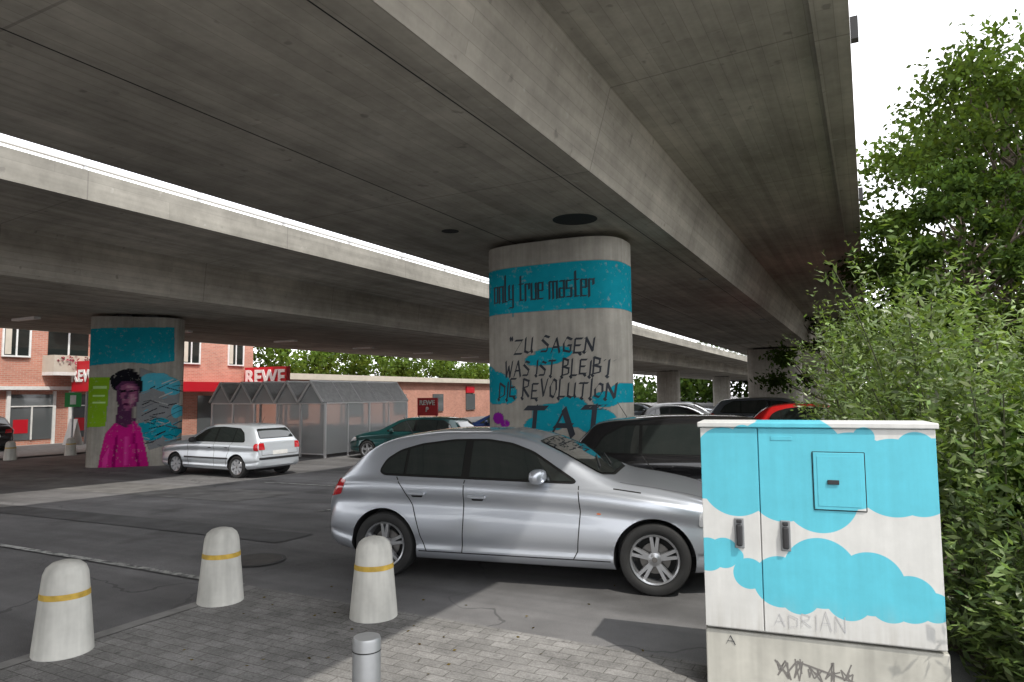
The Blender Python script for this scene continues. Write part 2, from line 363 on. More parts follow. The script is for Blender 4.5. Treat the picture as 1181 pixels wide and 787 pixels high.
# ---- stroke lettering
FONT={'A':[[(0,0),(.3,1),(.6,0)],[(.1,.38),(.52,.38)]],'B':[[(0,0),(0,1),(.42,.88),(.4,.6),(0,.52),(.5,.4),(.5,.1),(0,0)]],'D':[[(0,0),(0,1),(.5,.75),(.5,.2),(0,0)]],
'E':[[(.45,1),(0,1),(0,0),(.48,0)],[(0,.52),(.36,.52)]],'G':[[(.52,.85),(.2,1),(0,.6),(.05,.1),(.5,0),(.52,.45),(.3,.45)]],'I':[[(.06,0),(.06,1)]],
'L':[[(0,1),(0,.0),(.42,0)]],'N':[[(0,0),(0,1),(.5,0),(.5,1)]],'O':[[(.25,1),(0,.6),(.05,.1),(.3,0),(.5,.4),(.45,.9),(.25,1)]],'R':[[(0,0),(0,1),(.45,.88),(.4,.58),(0,.5),(.5,0)]],
'S':[[(.5,.9),(.2,1),(.02,.75),(.48,.4),(.4,.05),(0,.05)]],'T':[[(.28,0),(.28,1)],[(0,.98),(.58,.98)]],'U':[[(0,1),(.02,.1),(.28,0),(.5,.12),(.5,1)],[(.5,.2),(.58,0)]],'V':[[(0,1),(.26,0),(.52,1)]],
'W':[[(0,1),(.15,0),(.32,.7),(.5,0),(.66,1)]],'Z':[[(-.02,1),(.52,1),(0,0),(.56,0)]],'M':[[(0,0),(.05,1),(.3,.35),(.58,1),(.62,0)]],'Y':[[(0,1),(.25,.5),(.5,1)],[(.25,.5),(.22,0)]],
'K':[[(0,0),(0,1)],[(.45,1),(0,.5),(.5,0)]],'P':[[(0,0),(0,1),(.45,.85),(.4,.5),(0,.45)]],
'n':[[(0,0),(0,.7),(.42,.7),(.42,0)]],'l':[[(0,1.15),(0,.03),(.2,.03)]],'y':[[(0,.7),(0,.1),(.42,.1)],[(.42,.7),(.42,-.25),(.05,-.25)]],'o':[[(0,.03),(0,.7),(.42,.7),(.42,.03),(0,.03)]],
't':[[(.12,1.05),(.12,.03),(.38,.03)],[(0,.72),(.38,.72)]],'r':[[(0,0),(0,.7),(.36,.7),(.36,.5)]],'u':[[(0,.7),(0,.03),(.42,.03),(.42,.7)]],'e':[[(.42,.03),(0,.03),(0,.7),(.42,.7),(.42,.38),(0,.38)]],
'm':[[(0,0),(0,.7),(.7,.7),(.7,0)],[(.35,.7),(.35,0)]],'a':[[(.05,.7),(.42,.7),(.42,.03),(0,.03),(0,.4),(.42,.4)]],'s':[[(.42,.7),(0,.7),(0,.38),(.42,.38),(.42,.03),(0,.03)]],'.':[[(0,0),(.06,.02)]],'"':[[(0,1),(.05,.8)],[(.15,1),(.2,.8)]]}
def strokes(name,text,u0,u1,z0,h,nib,mat,parent,surf,jit=0.,cnt=[0],slope=0,flour=0,slant=0.):
    adv=[ (max(p[0] for pl in FONT[c] for p in pl)+.24) if c!=' ' else .42 for c in text]
    tot=sum(adv)-.24; sx=(u1-u0)/tot; x=u0; mb=MB()
    for c,a in zip(text,adv):
        if c!=' ':
            jz=random.uniform(-jit,jit)*h; hs=1+random.uniform(-jit,jit)*2
            pls=list(FONT[c])
            if flour and c in 'NBDRLEIT':
                x0_=pls[0][0][0]
                pls=pls+[[(x0_-.10,-.04),(x0_+.02,-.16),(x0_+.12,-.06)]]
                if c in 'NBDRL': pls=pls+[[(-.12,.96),(.0,1.08)]]
            for pl in pls:
                pts=[(x+(p[0]+slant*p[1])*sx, z0+jz+p[1]*h*hs+slope*(x-u0)) for p in pl]
                for (a0,b0),(a1,b1) in zip(pts[:-1],pts[1:]):
                    d=math.hypot(a1-a0,b1-b0)+1e-6; ex=(a1-a0)/d*nib[2]; ez=(b1-b0)/d*nib[2]
                    a0-=ex;b0-=ez;a1+=ex;b1+=ez
                    n=max(1,int(d/.06)); off=.003+(cnt[0]%9)*.0004; cnt[0]+=1
                    nx,nz_=nib[0],nib[1]
                    for k in range(n):
                        q=[]
                        for (tt,sg) in ((k/n,-1),((k+1)/n,-1),((k+1)/n,1),(k/n,1)):
                            uu=a0+(a1-a0)*tt+sg*nx; zz=b0+(b1-b0)*tt+sg*nz_
                            q.append((uu,surf(uu)-off,zz))
                        mb.quad(q)
        x+=a*sx
    return mb.obj(name,mat,parent)
sf=lambda u: frontY(u,A_)
def line1(t,p0,p1,v0,v1,nib,mat,jit=.03,slope=0,flour=0,slant=0.):
    u0,z1=up(p0,v0); u1,z0=up(p1,v1)
    strokes('lettering',t,u0,u1,z0,z1-z0,nib,mat,P1,sf,jit,slope=slope,flour=flour,slant=slant)
line1('..only true master',576,706,317,345,(.019,.012,.012),M_inkb,.0)
line1('"ZU SAGEN',605,704,391,408,(.016,.016,.008),M_ink,.08,flour=1,slant=.12)
line1('WAS IST BLEIBT',599,722,416,434,(.015,.015,.008),M_ink,.08,flour=1,slant=.12)
line1('DIE REVOLUTION',590,723,441,459,(.015,.015,.008),M_ink,.08,flour=1,slant=.12)
line1('TAT',624,714,471,502,(.042,.040,.02),M_ink,.04,slant=.08)
# ---------------------------------------------------------------- cars
def pchip(pts):
    x=np.array([p[0] for p in pts],float); y=np.array([p[1] for p in pts],float)
    h=np.diff(x); d=np.diff(y)/h; m=np.zeros_like(x); m[0]=d[0]; m[-1]=d[-1]
    for i in range(1,len(x)-1):
        if d[i-1]*d[i]>0:
            w1=2*h[i]+h[i-1]; w2=h[i]+2*h[i-1]; m[i]=(w1+w2)/(w1/d[i-1]+w2/d[i])
    def f(t):
        t=min(max(t,x[0]),x[-1]); i=min(max(int(np.searchsorted(x,t)-1),0),len(h)-1)
        s=(t-x[i])/h[i]; return float((2*s**3-3*s**2+1)*y[i]+(s**3-2*s**2+s)*h[i]*m[i]+(-2*s**3+3*s**2)*y[i+1]+(s**3-s**2)*h[i]*m[i+1])
    return f
def catmull(P,n):
    out=[]
    for i in range(len(P)-1):
        p0=P[max(i-1,0)];p1=P[i];p2=P[i+1];p3=P[min(i+2,len(P)-1)]
        for k in range(n):
            t=k/n
            out.append(tuple(.5*((2*p1[j])+(-p0[j]+p2[j])*t+(2*p0[j]-5*p1[j]+4*p2[j]-p3[j])*t*t+(-p0[j]+3*p1[j]-3*p2[j]+p3[j])*t**3) for j in (0,1)))
    out.append(P[-1]); return out
def rpoly(pts,r=.03,n=4):
    out=[]; m=len(pts)
    for i in range(m):
        a=Vector(pts[i-1]);b=Vector(pts[i]);c=Vector(pts[(i+1)%m])
        r1=min(r,(a-b).length*.45); r2=min(r,(c-b).length*.45)
        p=b+(a-b).normalized()*r1; q=b+(c-b).normalized()*r2
        for k in range(n+1):
            t=k/n; v=p*(1-t)**2+b*2*t*(1-t)+q*t*t; out.append((v.x,v.y))
    return out
def patch_mesh(bvh, poly, proj, off, step=.035, inset=0., clip=None):
    area=sum(poly[i-1][0]*poly[i][1]-poly[i][0]*poly[i-1][1] for i in range(len(poly)))
    if area<0: poly=poly[::-1]
    x0=min(p[0] for p in poly);x1=max(p[0] for p in poly);y0=min(p[1] for p in poly);y1=max(p[1] for p in poly)
    nx=max(1,int((x1-x0)/step)+1);ny=max(1,int((y1-y0)/step)+1)
    bm=bmesh.new(); vs=[[bm.verts.new((x0+(x1-x0)*i/nx,y0+(y1-y0)*j/ny,0)) for i in range(nx+1)] for j in range(ny+1)]
    for j in range(ny):
        for i in range(nx): bm.faces.new((vs[j][i],vs[j][i+1],vs[j+1][i+1],vs[j+1][i]))
    planes=[]
    for i in range(len(poly)):
        a=poly[i-1];b=poly[i];dx,dy=b[0]-a[0],b[1]-a[1];d=math.hypot(dx,dy)
        if d<1e-5: continue
        n=(dy/d,-dx/d); planes.append(((a[0]-n[0]*inset,a[1]-n[1]*inset,0),(n[0],n[1],0)))
    if clip: planes+=[((clip[0],0,0),(-1,0,0)),((clip[1],0,0),(1,0,0))]
    for co,no in planes:
        bmesh.ops.bisect_plane(bm,geom=bm.verts[:]+bm.edges[:]+bm.faces[:],dist=1e-5,plane_co=co,plane_no=no,clear_outer=True)
    bm.verts.index_update(); V=[]
    for v in bm.verts:
        st,dr=proj(v.co.x,v.co.y); h=bvh.ray_cast(st,dr)[0]
        if h is None: h=bvh.find_nearest(st+dr*2.2)[0]
        V.append(tuple(h-dr*off))
    F=[tuple(v.index for v in f.verts) for f in bm.faces]; bm.free(); return V,F
def side(sg): return lambda a,b:(Vector((a,sg*3,b)),Vector((0,-sg,0)))
def top(a,b): return Vector((a,b,4)),Vector((0,0,-1))
def rear(a,b): return Vector((-3,a,b)),Vector((1,0,0))
def front(a,b): return Vector((8,a,b)),Vector((-1,0,0))
def wheel_mesh(R,style,out):
    mb=MB(); wd=.1; rr=R*.70; o=out
    prof=[(rr,o*.085),(rr+.012,o*.098),(R*.86,o*.108),(R*.96,o*.098),(R,o*.075),(R,-o*.08),(R*.95,-o*.1),(rr,-o*.09)]
    mb.lathe(prof,44,0,'y')
    mb.lathe([(rr+.001,o*.087),(rr-.004,o*.096),(rr-.018,o*.09),(rr-.03,o*.045),(rr-.035,-o*.08)],44,1,'y')
    mb.lathe([(0,-o*.01),(rr-.02,-o*.01)],30,2,'y')
    mb.lathe([(.05,o*.012),(rr*.62,o*.012),(rr*.62,0)],30,3,'y')
    def spoke(t,w0,w1,r0,r1,y0,y1):
        ca,sa=math.cos(t),math.sin(t); P=[]
        for r,w,y in ((r0,w0,y0),(r1,w1,y1)):
            for sg in (-1,1):
                for dy in (0,-.035): 
                    lx=r; lz=sg*(w if dy==0 else w*1.25); P.append((lx*ca-lz*sa,o*(y+dy),lx*sa+lz*ca))
        b=len(mb.v); mb.v+=P; mb.f+=[(b,b+2,b+6,b+4),(b+1,b,b+4,b+5),(b+2,b+3,b+7,b+6),(b+3,b+1,b+5,b+7)]; mb.i+=[1]*4
    if style=='double':
        for k in range(5):
            t=2*math.pi*k/5+.3
            spoke(t-.15,.016,.014,.045,rr-.012,.078,.084); spoke(t+.15,.016,.014,.045,rr-.012,.078,.084)
    elif style=='cap':
        for k in range(7): spoke(2*math.pi*k/7,.028,.05,.04,rr-.01,.084,.086)
    else:
        for k in range(5): spoke(2*math.pi*k/5+.2,.036,.03,.04,rr-.012,.078,.084)
    mb.lathe([(0,o*.088),(.028,o*.088),(.034,o*.084),(.062,o*.078),(.066,o*.03)],24,1,'y')
    mb.lathe([(0,o*.090),(.024,o*.090),(.026,o*.087)],16,3,'y')
    return mb
M_disc=pmat('brake_disc',(.22,.21,.2),.4,.8)
def car(name, loc, yaw, S, paint, detail=True, z=None, sc=1.0):
    Lc=S['len']; X0=S.get('x0',0.); zt=pchip(S['top']); wf=pchip(S['w']); zsf=pchip(S['sh']); zbf=pchip(S['bot'])
    if z is None: z=gz(loc[0],loc[1])
    root=empty(name,(loc[0],loc[1],z),yaw); root.scale=(sc,sc,sc)
    ofs=(-Lc/2,0,0)
    st=[X0+x for x in (0,.008,.02,.04,.06,.085,.115)]+list(np.arange(X0+.15,Lc-.15,.045))+[Lc-x for x in (.115,.085,.06,.04,.02,.008,0)]
    rings=[]
    for x in st:
        w=wf(x);zb=zbf(x);ztp=zt(x);zs=min(zsf(x),ztp-.075);zbel=zs+.04;gh=max(ztp-zbel,0.02);yb=w-.045
        g=min(1,gh/.35); cr=.022+.026*g; k=zs-zb
        ye=yb-.05-.34*gh
        P=[(0,zb),(.5*w,zb),(w-.12,zb+.005),(w-.045,zb+.04),(w-.012,zb+.10),(w-.020,zb+.17),(w-.002,zb+.36*k),(w-.008,zb+.56*k),(w-.026,zb+.75*k),(w-.002,zb+.87*k),(w-.010,zs),(w-.05,zbel),
           (yb-.02-.17*gh,zbel+.5*(gh-cr)),(ye+.01*g,ztp-cr-.02*g),(ye-.045,ztp-cr*.55),(ye*.72,ztp-cr*.25),(ye*.4,ztp-cr*.06),(0,ztp)]
        rings.append([(x,py,pz) for py,pz in catmull(P,3)])
    m=len(rings[0]); V=[];F=[]
    for r in rings:
        V+=r; V+=[(p[0],-p[1],p[2]) for p in r[1:-1]][::-1]
    M=2*m-2
    for i in range(len(rings)-1):
        for j in range(M): F.append((i*M+j,i*M+(j+1)%M,(i+1)*M+(j+1)%M,(i+1)*M+j))
    F.append(tuple(range(M))[::-1]); b=(len(rings)-1)*M; F.append(tuple(range(b,b+M)))
    bm=bmesh.new(); vv=[bm.verts.new(v) for v in V]
    for f in F: bm.faces.new([vv[i] for i in f])
    bmesh.ops.recalc_face_normals(bm,faces=bm.faces[:])
    me=bpy.data.meshes.new('body'); bm.to_mesh(me); bm.free()
    body=bpy.data.objects.new('body',me); me.materials.append(paint); me.materials.append(M_dark); link(body)
    R=S['R']; W=wf(S['wh'][0])
    cm=MB()
    for wx in S['wh']:
        for sg in (1,-1): cm.cyl((wx,sg*(W-.34),R),(wx,sg*(W+.3),R),R+.045,n=48)
    cut=cm.obj('cut',[paint,M_dark]); cut.data.polygons.foreach_set('material_index',[1]*len(cut.data.polygons))
    bo=body.modifiers.new('b','BOOLEAN'); bo.operation='DIFFERENCE'; bo.object=cut; bo.solver='EXACT'
    dg=bpy.context.evaluated_depsgraph_get(); nm=bpy.data.meshes.new_from_object(body.evaluated_get(dg))
    body.modifiers.clear(); body.data=nm; nm.name='body'
    bpy.data.objects.remove(cut)
    nm.polygons.foreach_set('use_smooth',[True]*len(nm.polygons)); nm.set_sharp_from_angle(angle=math.radians(40)); nm.update()
    body.parent=root; body.location=ofs
    bvh=BVHTree.FromPolygons([v.co.copy() for v in nm.vertices],[tuple(p.vertices) for p in nm.polygons])
    def P(nm_,poly,proj,off,mat,r=.03,**k):
        v,f=patch_mesh(bvh,rpoly(poly,r) if r else poly,proj,off,**k); return meshobj(nm_,v,f,mat,root,True,loc=ofs)
    def ribbon(nm_,pts,proj,w,off,mat,closed=False):
        dense=[]
        seq=list(zip(pts[:-1],pts[1:]))+([(pts[-1],pts[0])] if closed else [])
        for a,b_ in seq:
            n=max(1,int(math.dist(a,b_)/.025))
            for k in range(n): dense.append((a[0]+(b_[0]-a[0])*k/n,a[1]+(b_[1]-a[1])*k/n))
        dense.append(pts[0] if closed else pts[-1]); V=[]
        for i,p in enumerate(dense):
            q=dense[min(i+1,len(dense)-1)];o_=dense[max(i-1,0)];dx,dy=q[0]-o_[0],q[1]-o_[1];d=math.hypot(dx,dy)+1e-9
            for sg in (-1,1):
                s0,dr=proj(p[0]-sg*dy/d*w/2,p[1]+sg*dx/d*w/2); h=bvh.ray_cast(s0,dr)[0]
                if h is None or (h-s0).length>3.2 and abs(dr.y)>.5: h=bvh.find_nearest(s0+dr*2.15)[0]
                V.append(tuple(h-dr*off))
        F=[(2*i,2*i+1,2*i+3,2*i+2) for i in range(len(dense)-1)]
        return meshobj(nm_,V,F,mat,root,False,loc=ofs)
    for sg in (1,-1):
        P('window_frame',S['dlo'],side(sg),.004,M_trim,.05)
        for c in S['panes']: P('side_window',S['dlo'],side(sg),.009,M_glass,.05,inset=.022,clip=c)
        for d in S['doors']: ribbon('door_gap',d,side(sg),.010,.0015,M_seam)
        ribbon('sill_gap',[(S['wh'][0]+R+.07,.285),(S['wh'][1]-R-.07,.285)],side(sg),.010,.0015,M_seam)
        for hx,hz in S['handles']:
            P('handle_recess',[(hx-.06,hz-.035),(hx+.06,hz-.035),(hx+.06,hz+.005),(hx-.06,hz+.005)],side(sg),.002,M_seam,.02)
            h=bvh.ray_cast(Vector((hx,sg*3,hz)),Vector((0,-sg,0)))[0]
            mb=MB(); mb.box(-.095,.095,min(0,sg*.035),max(0,sg*.035),-.012,.020); o=mb.obj('door_handle',paint,root,loc=(h.x-Lc/2,h.y,h.z)); bevel(o,.010)
        if 'rub' in S: ribbon('rub_strip',S['rub'],side(sg),.045,.010,M_dark)
        for n_,poly,mt in S['sidelamps']: P(n_,poly,side(sg),.006,mt,.02)
        for wx in S['wh']:
            pts=[(wx+(R+.055)*math.cos(t),R+(R+.055)*math.sin(t)) for t in np.linspace(.05,math.pi-.05,26)]
            ribbon('arch_lip',pts,side(sg),.018,.005,paint)
        mx,mz=S['mirror']; h=bvh.ray_cast(Vector((mx,sg*3,mz)),Vector((0,-sg,0)))[0]
        bm=bmesh.new(); bmesh.ops.create_uvsphere(bm,u_segments=20,v_segments=14,radius=1)
        for v in bm.verts:
            v.co=Vector((math.copysign(abs(v.co.x)**.75,v.co.x)*.065+v.co.y*sg*-.02,math.copysign(abs(v.co.y)**.7,v.co.y)*.115,math.copysign(abs(v.co.z)**.75,v.co.z)*.068))
        me2=bpy.data.meshes.new('mirror'); bm.to_mesh(me2); bm.free(); me2.materials.append(paint if S.get('mirpaint',True) else M_dark)
        me2.polygons.foreach_set('use_smooth',[True]*len(me2.polygons))
        mo=bpy.data.objects.new('wing_mirror',me2); link(mo,root); mo.location=(h.x-Lc/2,h.y+sg*.14,h.z+.03)
        mb=MB(); mb.cyl((0,-sg*.03,-.05),(0,sg*.1,-.02),.03,.025,n=8); mb.obj('mirror_stalk',M_dark,root,loc=(h.x-Lc/2,h.y,h.z+.02))
    P('windscreen_frame',S['ws'],top,.004,M_trim,.05); P('windscreen',S['ws'],top,.010,M_glass,.05,inset=.025)
    P('rear_window_frame',S['rw'],rear,.004,M_trim,.05); P('rear_window',S['rw'],rear,.009,M_glass,.05,inset=.02)
    for n_,poly,mt in S['rearparts']: P(n_,poly,rear,.008,mt,.015)
    for n_,poly,mt in S['frontparts']: P(n_,poly,front,.008,mt,.02)
    for rb in S.get('rearlines',[]): ribbon('hatch_gap',rb,rear,.010,.002,M_seam)
    for rb in S.get('toplines',[]): ribbon('bonnet_gap',rb,top,.009,.002,M_seam)
    for wx in S['wh']:
        for sg in (1,-1):
            mb=wheel_mesh(R,S['style'],sg); mb.obj('wheel',[M_black,M_alloy,M_seam,M_disc],root,True,loc=(wx-Lc/2,sg*(W-.125),R),sharp=35)
    mb=MB(); mb.box(.35,Lc-.4,-.55,.55,.17,.30); mb.obj('underbody',M_seam,root,loc=ofs)
    mb=MB(); mb.cyl((.75,0,zt(.75)-.01),(.62,0,zt(.75)+.20),.006,.003,n=6); mb.obj('aerial',M_dark,root,loc=ofs)
    if S.get('wipers'):
        mb=MB(); 
        for y0,y1,x0,x1 in ((-.45,.12,2.93,2.80),(.02,.55,2.97,2.82)):
            a=bvh.ray_cast(Vector((x0,y0,4)),Vector((0,0,-1)))[0]; c=bvh.ray_cast(Vector((x1,y1,4)),Vector((0,0,-1)))[0]
            mb.cyl(a+Vector((0,0,.025)),c+Vector((0,0,.02)),.008,.006,n=6)
        mb.obj('wipers',M_dark,root,loc=ofs)
    return root
def mirx(p): return [(-a,b) for a,b in p]
bmw=dict(len=4.24,x0=.09,R=.318,wh=(.80,3.46),style='double',
 top=[(.09,.60),(.115,.74),(.16,.86),(.22,.95),(.30,1.04),(.40,1.14),(.52,1.245),(.68,1.335),(.9,1.395),(1.4,1.445),(1.85,1.445),(2.2,1.395),(2.5,1.285),(3.0,1.045),(3.12,1.0),(3.5,.94),(3.85,.86),(4.08,.75),(4.2,.62),(4.24,.52)],
 w=[(.09,.60),(.11,.69),(.17,.755),(.34,.82),(.7,.862),(1.2,.872),(3.3,.872),(3.7,.845),(4.0,.76),(4.15,.66),(4.24,.5)],
 sh=[(0,.88),(.8,.945),(1.6,.94),(2.7,.90),(3.5,.815),(4.24,.7)],bot=[(.09,.36),(.13,.29),(.35,.24),(.8,.19),(3.6,.19),(4.1,.21),(4.24,.3)],
 dlo=[(.72,1.04),(.78,1.16),(.92,1.25),(1.15,1.315),(1.5,1.36),(1.85,1.365),(2.1,1.33),(2.32,1.255),(2.76,.995),(2.74,.965),(.78,1.0)],
 panes=[(.5,1.0),(1.03,1.62),(1.70,2.9)],
 doors=[[(1.66,.975),(1.655,.60),(1.64,.285)],[(2.78,.95),(2.80,.72),(2.77,.36),(2.73,.285)],[(.93,.99),(1.02,.88),(1.12,.72),(1.21,.42),(1.27,.285)],[(3.10,.93),(3.35,.90)]],
 handles=[(1.80,.82),(1.17,.835)],
 sidelamps=[('tail_lamp',[(.12,.76),(.17,.885),(.26,.955),(.35,.94),(.30,.80)],M_red),('head_lamp',[(3.85,.62),(3.86,.74),(4.02,.73),(4.14,.62),(4.1,.58)],M_lamp),('side_repeater',[(2.95,.70),(2.95,.712),(2.99,.712),(2.99,.70)],M_orange)],
 mirror=(2.42,1.01),ws=[(2.34,-.52),(2.98,-.66),(3.07,-.4),(3.07,.4),(2.98,.66),(2.34,.52)],rw=[(-.60,1.03),(.60,1.03),(.50,1.27),(-.50,1.27)],
 rearparts=[('tail_lamp',[(.42,.76),(.66,.76),(.66,.92),(.45,.90)],M_red),('tail_lamp',mirx([(.42,.76),(.66,.76),(.66,.92),(.45,.90)]),M_red),('number_plate',[(-.26,.60),(.26,.60),(.26,.71),(-.26,.71)],M_white)],
 frontparts=[('grille',[(-.3,.45),(.3,.45),(.3,.55),(-.3,.55)],M_seam)],
 toplines=[[(3.15,-.70),(3.6,-.66),(4.0,-.5)],[(3.15,.70),(3.6,.66),(4.0,.5)]],wipers=True)
golf=dict(bmw,len=4.15,x0=0,R=.30,wh=(.74,3.25),style='cap',mirpaint=False,
 top=[(0,.58),(.02,.80),(.05,.95),(.10,1.02),(.20,1.14),(.33,1.30),(.45,1.385),(.7,1.42),(1.3,1.44),(1.9,1.43),(2.2,1.37),(2.45,1.25),(2.9,1.02),(3.05,.975),(3.5,.92),(3.85,.83),(4.05,.70),(4.15,.52)],
 w=[(0,.64),(.03,.72),(.1,.78),(.3,.82),(.7,.85),(1.2,.86),(3.2,.86),(3.6,.84),(3.9,.77),(4.05,.68),(4.15,.52)],
 sh=[(0,.88),(1.6,.90),(2.7,.88),(3.5,.81),(4.15,.7)],bot=[(0,.33),(.05,.28),(.3,.24),(.8,.2),(3.5,.2),(4.0,.22),(4.15,.3)],
 dlo=[(.50,.99),(.62,1.20),(.82,1.325),(1.5,1.36),(1.95,1.34),(2.22,1.25),(2.66,.985),(2.64,.95),(.54,.955)],
 panes=[(.3,.92),(.95,1.60),(1.66,2.9)],
 doors=[[(1.63,.945),(1.62,.60),(1.61,.285)],[(2.70,.93),(2.71,.60),(2.66,.285)],[(.93,.955),(1.02,.80),(1.10,.60),(1.16,.285)]],
 handles=[(1.80,.82),(1.12,.83)],rub=[(1.06,.52),(2.84,.52)],
 sidelamps=[('tail_lamp',[(.03,.74),(.06,.93),(.14,.93),(.15,.74)],M_red),('head_lamp',[(3.75,.64),(3.78,.76),(3.95,.74),(4.05,.62)],M_lamp)],
 mirror=(2.42,.97),ws=[(2.30,-.54),(2.86,-.66),(2.95,-.4),(2.95,.4),(2.86,.66),(2.30,.54)],
 rw=[(-.60,1.05),(.60,1.05),(.52,1.31),(-.52,1.31)],
 rearparts=[('tail_lamp',[(.52,.76),(.72,.76),(.70,.94),(.54,.94)],M_red),('tail_lamp',mirx([(.52,.76),(.72,.76),(.70,.94),(.54,.94)]),M_red),('number_plate',[(-.26,.62),(.26,.62),(.26,.73),(-.26,.73)],M_white),
   ('bumper_strip',[(-.7,.50),(.7,.50),(.7,.56),(-.7,.56)],M_dark)],
 rearlines=[[(-.62,.98),(-.62,.62),(.62,.62),(.62,.98)]],
 toplines=[[(3.05,-.68),(3.5,-.64),(3.85,-.5)],[(3.05,.68),(3.5,.64),(3.85,.5)]],wipers=False)
wagon=dict(bmw,len=4.6,x0=0,R=.32,wh=(.95,3.68),style='five',
 top=[(0,.62),(.02,.80),(.06,.98),(.12,1.06),(.28,1.25),(.42,1.38),(.7,1.43),(1.4,1.465),(2.1,1.455),(2.45,1.40),(2.75,1.27),(3.2,1.05),(3.35,1.0),(3.8,.94),(4.2,.84),(4.45,.70),(4.56,.58),(4.6,.5)],
 w=[(0,.62),(.03,.70),(.1,.77),(.4,.84),(.9,.88),(3.5,.88),(4.0,.84),(4.35,.75),(4.5,.66),(4.6,.5)],
 sh=[(0,.88),(1.6,.93),(2.9,.90),(3.8,.83),(4.6,.7)],bot=[(0,.36),(.05,.29),(.3,.24),(.8,.2),(3.9,.2),(4.4,.22),(4.6,.3)],
 dlo=[(.38,1.02),(.52,1.22),(.78,1.36),(1.6,1.385),(2.15,1.365),(2.45,1.28),(2.92,1.0),(2.90,.965),(.44,.99)],
 panes=[(.3,.98),(1.02,1.78),(1.86,3.0)],
 doors=[[(1.83,.97),(1.82,.60),(1.80,.285)],[(2.95,.94),(2.97,.60),(2.92,.285)],[(1.02,.98),(1.12,.86),(1.26,.70),(1.36,.285)]],
 handles=[(2.0,.84),(1.3,.85)],
 sidelamps=[('tail_lamp',[(.03,.74),(.06,.97),(.20,.97),(.15,.74)],M_red),('head_lamp',[(4.15,.64),(4.18,.76),(4.35,.74),(4.5,.60)],M_lamp)],
 mirror=(2.66,.99),ws=[(2.56,-.55),(3.14,-.68),(3.24,-.4),(3.24,.4),(3.14,.68),(2.56,.55)],rw=[(-.62,1.07),(.62,1.07),(.53,1.31),(-.53,1.31)],
 toplines=[[(3.35,-.70),(3.9,-.66),(4.3,-.5)],[(3.35,.70),(3.9,.66),(4.3,.5)]],wipers=False)
def cpaint(n,c,metal=.0,rough=.28): return pmat(n,c,rough,metal,coat=1.0)
K_sil=cpaint('silver_paint',(.52,.55,.60),.65,.30); K_sil2=cpaint('light_silver_paint',(.60,.64,.68),.4,.32); K_blk=cpaint('black_paint',(.014,.014,.016),.2,.2)
K_grn=cpaint('dark_teal_paint',(.008,.055,.055),.3); K_red=cpaint('red_paint',(.5,.012,.012)); K_gry=cpaint('dark_grey_paint',(.10,.115,.13),.5); K_blu=cpaint('navy_paint',(.015,.03,.10),.3); K_wht=cpaint('white_car_paint',(.7,.7,.7))
car('parked_car',(.20,7.40),math.radians(-16.2),bmw,K_sil)
car('parked_car',(-7.85,19.0),math.radians(151.7),golf,K_sil2,sc=.96)
car('parked_car',(3.15,9.25),math.radians(-16.2),wagon,K_blk,sc=1.03)
car('parked_car',(-3.35,23.2),math.radians(160),wagon,K_grn,sc=.94)
car('parked_car',(-.4,27.5),math.radians(158),bmw,K_blu)
car('parked_car',(9.75,24.5),math.radians(-20),wagon,K_gry,sc=1.15)
car('parked_car',(8.6,18.9),math.radians(-20),bmw,K_red,sc=1.04)
car('parked_car',(8.2,33),math.radians(-25),bmw,K_blk,sc=1.05)
car('parked_car',(9.6,37),math.radians(-25),golf,K_wht,sc=1.1)
car('parked_car',(8.5,45),math.radians(-25),wagon,K_gry)
car('parked_car',(13.5,52),math.radians(-25),bmw,K_sil)
car('parked_car',(-22.0,27.6),math.radians(150),wagon,K_blk)
# ---------------------------------------------------------------- bollards
M_bol=concrete('bollard_white',(.66,.65,.60),False); M_yel=pmat('yellow_band',(.58,.38,.06),.7,noise=.3,nscale=14)
def bollard(x,y,rot=0):
    mb=MB(); H=.64
    prof=[(.195,-.02),(.192,.04),(.148,H-.13),(.143,H-.09),(.125,H-.045),(.09,H-.015),(.045,H-.002),(.0,H)]
    mb.lathe(prof,40,0)
    r=lambda z:.192+(z-.04)/(H-.17)*(.148-.192)
    mb.lathe([(r(.39)+.002,.39),(r(.43)+.002,.43)],40,1)
    e=mb.obj('bollard',[M_bol,M_yel],None,True,loc=(x,y,gz(x,y)+.004),rz=rot,sharp=60); return e
bollard(-3.22,5.02); bollard(-2.60,6.2,1); bollard(-1.153,5.75,2)
for L,s in ((-26.2,15),(-26.2,13)): x,y=LS(L,s); o=bollard(x,y)
mb=MB(); mb.lathe([(.062,0),(.062,.725),(.058,.737),(.05,.74),(0,.74)],28,0); mb.lathe([(.0635,.68),(.0635,.685)],28,1)
mb.obj('steel_post',[M_steel,M_seam],None,True,loc=(-.655,3.12,.0),sharp=40)
